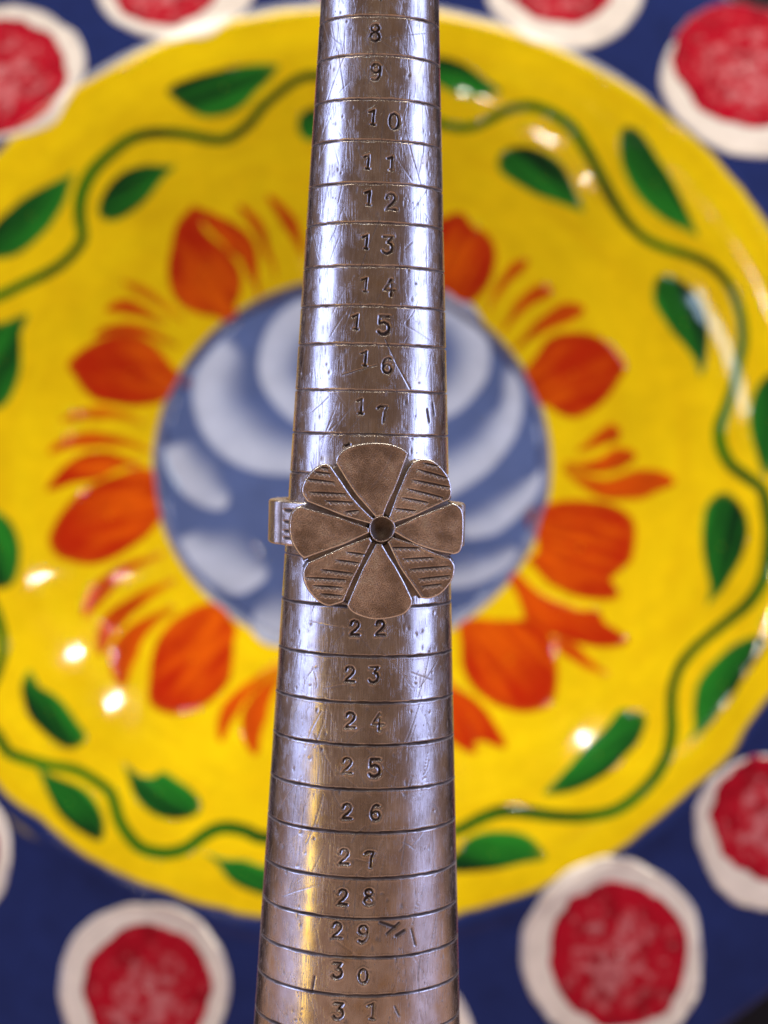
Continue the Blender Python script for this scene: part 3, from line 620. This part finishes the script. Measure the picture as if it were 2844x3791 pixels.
def shaft():
    fa = np.arange(-88, 88.01, 0.6)
    ba = np.arange(92, 268, 4.0)
    ang = np.radians(np.r_[fa, ba])
    z = np.r_[np.arange(-EYE + 1.5, -79, 3.0), np.arange(-79, 61, 0.1), np.arange(61, 128, 2.0), 129.5, 130.4, 130.8]
    A, Z = np.meshgrid(ang, z, indexing='ij')
    A, Z = A.T, Z.T                                     # rows along z
    Rb = R0 - KT * Z
    arc = A * Rb
    disp = np.zeros_like(Z); grime_shade = np.zeros_like(Z)
    # engraved size lines
    for i, zl in enumerate(lines):
        rows = np.abs(z - zl) < 1.2
        if not rows.any(): continue
        a, zz = A[rows], Z[rows]
        wob = 0.10 * (fbm(a * 2.2 + 9 + i, 0 * a + i, 200 + i) - 0.5) + 0.05 * (vnoise(a * 22 + 90, 0 * a + i, 230 + i) - 0.5)
        s = zz - zl - wob
        hw = 0.165 + 0.08 * (vnoise(a * 9 + 50, 0 * a + i, 260 + i) - 0.5)
        g = np.clip(1 - np.abs(s) / hw, 0, 1)
        disp[rows] -= 0.20 * g
        disp[rows] += (0.020 if zl > -18 else 0.010) * np.exp(-((np.abs(s) - hw - 0.08) / 0.10) ** 2)
        gr = sstep(0.25, 0.75, g) * (0.55 + 0.45 * vnoise(a * 7 + 30, 0 * a + i, 290 + i))
        if zl < -18: gr = sstep(-0.35, 0.2, 1 - np.abs(s) / hw) * (0.80 + 0.18 * vnoise(a * 7 + 30, 0 * a + i, 290 + i))  # lower lines: dirt spread over the lips to paint out their shine
        gr = np.where(s < -0.03, gr * (0.15 if zl > -4 else 0.6 if zl > -18 else 0.92), gr)  # upward faces kept pale on upper lines, where the lip catches light
        gr = np.maximum(gr, gr * 0 + sstep(0.15, 0.6, g) * 0.85 * sstep(0.35, 0.7, np.abs(a)))  # shade towards the sides of the shaft put into the groove colour
        grime_shade[rows] = np.maximum(grime_shade[rows], gr)
    # long scratches
    for i in range(330):
        zc, ac, ln = rng.uniform(-76, 58), rng.normal(0, 42), rng.uniform(1.2, 7.5)
        th = rng.normal(math.pi / 2, 0.45) if rng.random() < 0.9 else rng.uniform(0, math.pi)
        a0 = math.radians(ac) * (R0 - KT * zc)
        if abs(ac) > 84: continue
        dx, dz = math.cos(th) * ln / 2, math.sin(th) * ln / 2
        rows = np.where(np.abs(z - zc) < abs(dz) + 0.5)[0]
        cols = np.where(np.abs(ang - math.radians(ac)) < math.radians(8) + abs(dx) / 9)[0]
        if len(rows) == 0 or len(cols) == 0: continue
        ix = np.ix_(rows, cols)
        bend = rng.normal(0, 0.15)
        dd = seg_dist(arc[ix], Z[ix], [(a0 - dx, zc - dz), (a0 + bend, zc), (a0 + dx, zc + dz)])
        wd = rng.uniform(0.045, 0.085)
        g = np.clip(1 - dd / wd, 0, 1)
        disp[ix] -= 0.03 * g
        grime_shade[ix] = np.maximum(grime_shade[ix], g * rng.uniform(0.15, 0.8))
    # little nicks
    for i in range(260):
        zc, ac = rng.uniform(-76, 58), rng.uniform(-75, 75)
        a0 = math.radians(ac) * (R0 - KT * zc)
        rows = np.where(np.abs(z - zc) < 0.8)[0]; cols = np.where(np.abs(ang - math.radians(ac)) < math.radians(5))[0]
        ix = np.ix_(rows, cols)
        sx, sz = rng.uniform(0.08, 0.16), rng.uniform(0.10, 0.35)
        g = np.exp(-((arc[ix] - a0) / sx) ** 2 - ((Z[ix] - zc) / sz) ** 2)
        disp[ix] -= 0.05 * g
        grime_shade[ix] = np.maximum(grime_shade[ix], g * rng.uniform(0.2, 0.9))
    # gouges beside 29 and below, one by 17
    for a1, z1, a2, z2, wd in ((2.6, -59.2, 4.4, -59.9, .28), (3.4, -60.6, 4.9, -59.4, .20), (4.6, -60.9, 5.6, -60.4, .30), (6.6, -60.3, 7.2, -62.3, .14),
                               (-5.2, -66.0, -5.5, -68.0, .14), (4.6, -69.2, 5.2, -70.4, .13), (7.6, 1.2, 8.0, -0.2, .25), (8.6, 2.0, 9.0, 0.6, .22),
                               (1.6, 9.4, 3.1, 6.4, .08), (3.1, 6.4, 4.9, 3.6, .08), (-3.4, 5.1, 0.6, 6.3, .07)):
        rows = np.where((z > min(z1, z2) - 0.6) & (z < max(z1, z2) + 0.6))[0]
        ix = np.ix_(rows, np.arange(len(fa)))
        dd = seg_dist(arc[ix], Z[ix], [(a1, z1), (a2, z2)])
        g = np.clip(1 - dd / wd, 0, 1)
        disp[ix] -= 0.12 * g
        grime_shade[ix] = np.maximum(grime_shade[ix], np.clip(g * 1.6, 0, 0.9))
    # stamped numbers: struck channels with a raised burr
    for di, (ch, a, zc, hgt) in enumerate(DIGITS):
        a0 = math.radians(a) * (R0 - KT * zc)
        rows = np.where(np.abs(z - zc) < hgt)[0]; cols = np.where(np.abs(ang - math.radians(a)) < math.radians(16))[0]
        ix = np.ix_(rows, cols)
        dd = np.full(Z[ix].shape, 9.0)
        for st in GLYPH[ch]:
            dd = np.minimum(dd, seg_dist(arc[ix], Z[ix], [(a0 + x * hgt, zc + y * hgt) for x, y in st]))
        hw = 0.105 * hgt
        wn = 0.65 + 0.7 * fbm(arc[ix] * 1.1 + 30, Z[ix] * 1.1 + 90, 500 + di)
        hw = hw * wn
        disp[ix] -= 0.20 * wn * (1 - sstep(hw * 0.35, hw * 1.15, dd))
        disp[ix] += 0.035 * np.exp(-((dd - hw * 1.5) / 0.09) ** 2)
        grime_shade[ix] = np.maximum(grime_shade[ix], (0.35 + 0.45 * fbm(arc[ix] * 1.7 + 60, Z[ix] * 1.7 + 90, 560 + di)) * (1 - sstep(hw * 0.4, hw * 1.05, dd)))
    disp += 0.012 * (fbm(arc / 2.3 + 60, Z / 3.5 + 90, 300) - 0.5)
    Rr = Rb + disp
    Rr[0] -= 0.8
    Rr[-1] *= 0.02; Rr[-2] *= 0.62; Rr[-3] *= 0.9
    x, y = Rr * np.sin(A), -Rr * np.cos(A)
    verts = np.stack([x, y, Z + EYE], -1).reshape(-1, 3)
    verts[:, 2] -= 1.5 * (verts[:, 2] < 1.6)
    return mesh_obj('shaft', verts, grid_faces(len(z), len(ang), wrap=True), mat_steel, mandrel,
                    attrs={'grime_shade': grime_shade, 'arc': arc, 'rise': Z})
shaft()

def numeral_inlay(items, text):
    """dirt packed into one stamped size number"""
    vs, fs = [], []
    for ch, a, zc, hgt in items:
        for st in GLYPH[ch]:
            P = np.array([(x * hgt, y * hgt) for x, y in st])
            d = np.gradient(P, axis=0); d = d / (np.hypot(*d.T)[:, None] + 1e-9); nn = np.stack([-d[:, 1], d[:, 0]], -1) * 0.055 * hgt
            b = len(vs)
            for k in range(len(P)):
                for sg in (-1, 1):
                    q = P[k] + sg * nn[k]
                    zz = zc + q[1]; r = R0 - KT * zz
                    aa = math.radians(a) + q[0] / r
                    r -= 0.175
                    vs.append((r * math.sin(aa), -r * math.cos(aa), zz + EYE))
            fs += [(b + 2 * k, b + 2 * k + 1, b + 2 * k + 3, b + 2 * k + 2) for k in range(len(P) - 1)]
    o = mesh_obj('stamped_number', vs, fs, mat_grime, mandrel)
    tag(o, 'stamped size number ' + text + ' on the mandrel')
i = 0
while i < len(DIGITS):
    grp = [DIGITS[i]]
    while i + 1 < len(DIGITS) and abs(DIGITS[i + 1][2] - grp[0][2]) < 2.0:
        i += 1; grp.append(DIGITS[i])
    numeral_inlay(grp, ''.join(g[0] for g in grp))
    i += 1

# ---------------------------------------------------------------- flower ring
RZ = EYE - 12.78
ring = empty('flower_ring', (XM, YM, RZ), (0, 0, math.radians(8.06)))
tag(ring, 'tarnished silver ring with a flat eight-petal flower, slid onto the mandrel above number 22', 'ring')

def fl(pts):                                             # flower drawing to millimetres, square to the shaft
    out = []
    for x, y in pts:
        x, y = (x - 905) / 62.1, (775 - y) / 62.1
        out.append((x * math.cos(ROLL) - y * math.sin(ROLL), x * math.sin(ROLL) + y * math.cos(ROLL)))
    return out

PETALS = [  # left side (hub to rim), outer edge, right side (hub to rim), engraved rows
 ([(858, 690), (800, 610), (690, 460), (585, 290)], [(585, 290), (590, 240), (640, 190), (720, 160), (820, 147), (920, 150), (1000, 170), (1050, 195), (1082, 222)], [(915, 680), (945, 580), (1012, 410), (1082, 222)], []),
 ([(955, 692), (1040, 510), (1100, 370), (1145, 300)], [(1145, 300), (1200, 275), (1270, 280), (1330, 320), (1380, 380), (1405, 440), (1410, 510), (1390, 552)], [(985, 735), (1100, 685), (1250, 615), (1390, 552)],
  [((1215, 300), (1310, 320)), ((1165, 345), (1375, 405)), ((1125, 420), (1400, 475)), ((1095, 485), (1350, 550)), ((1055, 550), (1240, 585)), ((1005, 628), (1150, 645))]),
 ([(995, 765), (1200, 690), (1360, 632), (1430, 605)], [(1430, 605), (1480, 630), (1505, 680), (1508, 790), (1502, 880), (1480, 935), (1436, 950)], [(995, 803), (1150, 872), (1300, 922), (1436, 950)], []),
 ([(985, 835), (1150, 905), (1300, 972), (1400, 1008)], [(1400, 1008), (1435, 1060), (1430, 1130), (1400, 1190), (1340, 1250), (1260, 1280), (1205, 1272)], [(945, 870), (1050, 1050), (1140, 1180), (1205, 1272)],
  [((980, 910), (1180, 915)), ((1065, 995), (1280, 985)), ((1110, 1070), (1400, 1050)), ((1180, 1140), (1400, 1120)), ((1200, 1195), (1340, 1180))]),
 ([(905, 885), (960, 1000), (1050, 1165), (1112, 1295)], [(1112, 1295), (1110, 1340), (1060, 1400), (960, 1430), (850, 1437), (750, 1410), (690, 1375), (665, 1330)], [(862, 880), (800, 1020), (740, 1155), (665, 1330)], []),
 ([(832, 868), (770, 965), (690, 1110), (610, 1292)], [(610, 1292), (560, 1312), (500, 1325), (430, 1290), (370, 1220), (340, 1150), (340, 1080), (375, 1025)], [(815, 832), (650, 905), (500, 972), (375, 1025)],
  [((650, 940), (790, 960)), ((570, 995), (740, 1020)), ((470, 1065), (690, 1095)), ((355, 1120), (640, 1140)), ((405, 1180), (615, 1195)), ((460, 1240), (610, 1255))]),
 ([(812, 803), (600, 878), (450, 928), (335, 970)], [(335, 970), (290, 930), (245, 850), (230, 770), (240, 680), (270, 640), (310, 622)], [(812, 768), (650, 722), (450, 664), (310, 622)], []),
 ([(818, 738), (680, 685), (500, 612), (370, 560)], [(370, 560), (330, 500), (340, 430), (380, 370), (430, 330), (480, 310), (520, 330)], [(845, 705), (690, 570), (590, 430), (520, 330)],
  [((460, 325), (515, 335)), ((420, 360), (530, 375)), ((355, 410), (560, 435)), ((380, 505), (640, 520)), ((500, 570), (690, 580)), ((640, 650), (730, 640))]),
]
NAMES = ['plain upper petal', 'engraved upper right petal', 'plain right petal', 'engraved lower right petal', 'plain lower petal', 'engraved lower left petal', 'plain left petal', 'engraved upper left petal']
FACE = 12.35                                             # petal face, from the shaft axis

def petal(k):
    L, O, R, eng = PETALS[k]
    N, Mr = (110, 110) if eng else (64, 64)
    L, O, R = smooth_poly(fl(L), Mr, False), smooth_poly(fl(O), N, False), smooth_poly(fl(R), Mr, False)
    mid = O.mean(0)
    def widen(E):
        t = (E[-1] - E[0]) / np.hypot(*(E[-1] - E[0])); nn = np.array([-t[1], t[0]])
        if (mid - E[0]) @ nn > 0: nn = -nn
        return E + nn * (0.27 * np.clip(np.linspace(0, 2.5, len(E)), 0, 1))[:, None]
    L, R = widen(L), widen(R)
    O = O + (L[-1] - O[0]) * (1 - np.linspace(0, 1, N))[:, None] ** 2 + (R[-1] - O[-1]) * np.linspace(0, 1, N)[:, None] ** 2
    a, b = np.linspace(0, 1, N)[None, :], np.linspace(0, 1, Mr)[:, None]
    # put rows close together at the edges where the metal rolls over
    ease = lambda t: 0.72 * t + 0.28 * (0.5 - 0.5 * np.cos(math.pi * t))
    a, b = ease(a), ease(b)
    ii = (a[0] * (N - 1)); O = np.stack([np.interp(ii, np.arange(N), O[:, c]) for c in (0, 1)], -1)
    jj = (b[:, 0] * (Mr - 1))
    L = np.stack([np.interp(jj, np.arange(Mr), L[:, c]) for c in (0, 1)], -1)
    R = np.stack([np.interp(jj, np.arange(Mr), R[:, c]) for c in (0, 1)], -1)
    I = L[0][None] * (1 - a.T) + R[0][None] * a.T
    a3, b3 = a[..., None], b[..., None]
    P = ((1 - b3) * I[None] + b3 * O[None] + (1 - a3) * L[:, None] + a3 * R[:, None]
         - ((1 - a3) * (1 - b3) * L[0] + a3 * (1 - b3) * R[0] + (1 - a3) * b3 * L[-1] + a3 * b3 * R[-1]))
    x, y = P[..., 0], P[..., 1]
    loop = np.r_[L, O[1:], R[::-1][1:], L[:1]]
    d = seg_dist(x, y, loop)
    nz = 0.5 * (fbm(x * 1.1 + 50 + k, y * 1.1 + 50, 400 + k) - 0.5)
    bev = 0.16
    q = np.clip(1 - d / bev, 0, 1)
    h = -bev * 1.1 * (1 - np.sqrt(np.clip(1 - q * q, 0, 1))) + 0.05 * nz + 0.03 * np.exp(-((d - 0.22) / 0.10) ** 2)
    wear_glint = 1.0 * np.exp(-((d - 0.09) / 0.09) ** 2) * (0.6 + 0.5 * fbm(x * 2 + 40, y * 2 + 40, 420 + k))
    grime_shade = 0.9 * (1 - sstep(0.0, 0.06, d)) * 0.6
    for (p0, p1) in eng:
        (x0, y0), (x1, y1) = fl([p0, p1])
        ln = math.hypot(x1 - x0, y1 - y0); ex, ey = (x1 - x0) / ln, (y1 - y0) / ln
        s, tt = (x - x0) * ex + (y - y0) * ey, -(x - x0) * ey + (y - y0) * ex
        inside = (s > -0.1) & (s < ln + 0.1)
        prof_l = np.sqrt(np.clip(s * (ln - s), 0, None)) / (ln / 2)
        wd = 0.07 + 0.12 * prof_l
        g = np.clip(1 - np.abs(tt) / wd, 0, 1) * inside
        h -= 0.12 * g
        grime_shade = np.maximum(grime_shade, 0.95 * sstep(0.1, 0.7, g))
        npts = max(4, int(ln / 0.26))
        zz = [((i + rng.uniform(-0.25, 0.25)) * ln / npts, -0.32 + (0.13 if i % 2 else -0.13) * rng.uniform(0.4, 1.25)) for i in range(npts + 1)]
        dz = seg_dist(s, tt, zz)
        gz = np.clip(1 - dz / 0.10, 0, 1)
        h += 0.05 * gz
        grime_shade = grime_shade * (1 - 0.9 * sstep(0.1, 0.6, gz))
        wear_glint = np.maximum(wear_glint, 1.0 * sstep(0.10, 0.6, gz))  # zigzag whitened: glint of the cut facets put into the colour
        low = np.clip(1 - np.abs(tt + 0.30) / 0.26, 0, 1) * (s > 0) * (s < ln) * (1 - gz)
        grime_shade = np.maximum(grime_shade, 0.5 * low)  # band round the zigzag darkened so the painted glints stand out
    if k == 0:
        sc = np.clip(1 - seg_dist(x, y, fl([(985, 220), (940, 320), (880, 420), (830, 470)])) / 0.07, 0, 1)
        h -= 0.04 * sc; grime_shade = np.maximum(grime_shade, 0.5 * sc)
    # rows: face, then the side wall folded down
    vs = np.stack([x, -(FACE + h), y], -1).reshape(-1, 3)
    fs = grid_faces(Mr, N, flip=False)
    idx = np.arange(Mr * N).reshape(Mr, N)
    rim = np.r_[idx[:, 0], idx[-1, 1:], idx[::-1, -1][1:], idx[0, ::-1][1:-1]]
    nr = len(rim)
    i0 = np.arange(nr); i1 = (i0 + 1) % nr
    e = vs[rim]; tg = np.roll(e, -1, 0) - np.roll(e, 1, 0)
    tg = tg + np.roll(tg, 1, 0) + np.roll(tg, -1, 0) + np.roll(tg, 2, 0) + np.roll(tg, -2, 0)
    nrm = np.stack([tg[:, 2], 0 * tg[:, 0], -tg[:, 0]], -1); nrm /= np.linalg.norm(nrm, axis=1)[:, None] + 1e-9
    if ((e - e.mean(0)) * nrm).sum() < 0: nrm = -nrm
    g2, w2 = [], []
    prev, b0 = rim, len(vs)
    nearhub = np.hypot(e[:, 0], e[:, 2]) < 1.9
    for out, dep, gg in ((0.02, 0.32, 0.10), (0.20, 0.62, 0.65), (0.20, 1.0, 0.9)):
        lo = e + nrm * np.where(nearhub | (np.hypot(e[:, 0], e[:, 2]) > 0.90 * np.hypot(e[:, 0], e[:, 2]).max()), 0, out)[:, None]; lo[:, 1] = -(FACE - dep)
        vs = np.r_[vs, lo]
        cur = b0 + i0
        fs = np.r_[fs, np.stack([prev[i0], cur[i0], cur[i1], prev[i1]], -1)]
        prev = cur; b0 += nr
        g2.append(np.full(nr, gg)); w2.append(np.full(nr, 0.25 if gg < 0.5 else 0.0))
    gr = np.r_[grime_shade.ravel(), np.concatenate(g2)]; we = np.r_[wear_glint.ravel(), np.concatenate(w2)]
    o = mesh_obj('petal', vs, fs, mat_silver, ring, attrs={'grime_shade': gr, 'wear_glint': we})
    return tag(o, NAMES[k] + ' of the ring flower')
for k in range(8): petal(k)

def backing():
    pts = []
    for L, O, R, e in PETALS: pts += fl(O)
    # walk the outer edges in turning order
    pts = sorted(pts, key=lambda p: math.atan2(p[1], p[0]))
    P = np.array(pts); n = len(P)
    cx = P.mean(0) * 0
    vs, fs = [], []
    for rad, yy in ((0.19, 12.0), (0.5, 12.0), (0.955, 12.0), (0.97, 11.8), (0.97, 11.05), (0.5, 11.05), (0.19, 11.05)):
        for p in P: vs.append((p[0] * rad, -yy, p[1] * rad))
    f = grid_faces(7, n, wrap=True)
    mesh_obj('flower_backing', vs, f, mat_silver, ring, attrs={'grime_shade': np.full(len(vs), 0.6), 'wear_glint': np.zeros(len(vs))})
backing()

def hub():
    prof_h = [(1.62, 11.60), (1.56, 12.22), (1.50, 12.36), (1.44, 12.40), (1.37, 12.26), (1.26, 12.0), (1.0, 11.55), (0.6, 11.15), (0.02, 11.0)]
    n = 48
    vs, gr, we = [], [], []
    for i, (r, d) in enumerate(prof_h):
        for k in range(n):
            a = 2 * math.pi * k / n
            w = 1 + 0.03 * math.sin(3 * a + 1)
            vs.append((r * w * math.cos(a), -d, r * w * math.sin(a)))
            gr.append(0.0 if i < 4 else min(1, 0.05 + 0.20 * (i - 4))); we.append(0.5 if 1 < i < 5 else 0.0)  # colour darkens towards the bottom of the hole
    mesh_obj('hub_hole', vs, grid_faces(len(prof_h), n, wrap=True), mat_silver, ring, attrs={'grime_shade': gr, 'wear_glint': we})
hub()

def band():
    n, mz = 720, 56
    az = np.radians(np.linspace(-180, 180, n, endpoint=False))
    t = np.linspace(-1, 1, mz)
    A, T = np.meshgrid(az, t, indexing='ij')
    deg = np.degrees(np.abs(A)); W = 2.62
    Z = 0.1 + T * W
    Ro = 10.80 + 1.50 * sstep(12, 50, deg) * (1 - 0.38 * sstep(80, 150, deg))
    Ro = Ro - 0.5 * sstep(20, 60, np.degrees(A)) * (1 - sstep(120, 160, np.degrees(A)))
    edge = np.clip((np.abs(T) - 0.90) / 0.10, 0, 1)
    Ro = Ro - 0.22 * edge ** 2
    gr = np.zeros_like(Ro)
    # raised rib and groove across each shoulder, and a row of chiselled notches
    dl = deg - 8.06 * np.sign(A) * 0
    Ro = Ro + 0.14 * np.exp(-((dl - 73) / 2.0) ** 2) - 0.20 * np.exp(-((dl - 68) / 1.6) ** 2)
    gr = np.maximum(gr, 0.55 * np.exp(-((dl - 68) / 1.7) ** 2))
    for fr, wd in ((0.60, 0.085), (0.08, 0.075), (-0.34, 0.07), (-0.66, 0.075)):
        g = np.clip(1 - np.abs(T - fr) / wd, 0, 1) * sstep(44, 47, dl) * (1 - sstep(61, 64, dl))
        Ro = Ro - 0.30 * np.clip(g * 1.4, 0, 1)
        gr = np.maximum(gr, 0.85 * sstep(0.0, 0.6, g))
    Ri = np.full(n, 10.16)
    rows = []
    outer = np.stack([Ro * np.sin(A), -Ro * np.cos(A), Z], -1)                     # n, mz, 3
    inner = np.stack([np.stack([Ri * np.sin(az), -Ri * np.cos(az), np.full(n, 0.1 + s * W)], -1) for s in (1, -1)], 1)
    allv = np.concatenate([outer, inner], 1)                                      # ring of mz+2 per angle
    G = np.concatenate([gr, np.zeros((n, 2))], 1)
    w = np.concatenate([0.55 * edge + 0.15, np.zeros((n, 2)) + 0.1], 1)
    k = mz + 2
    i, j = np.meshgrid(np.arange(n), np.arange(k), indexing='ij')
    i2, j2 = (i + 1) % n, (j + 1) % k
    f = np.stack([i * k + j, i2 * k + j, i2 * k + j2, i * k + j2], -1).reshape(-1, 4)
    mesh_obj('band', allv.reshape(-1, 3), f, mat_silver, ring, attrs={'grime_shade': G, 'wear_glint': w})
band()
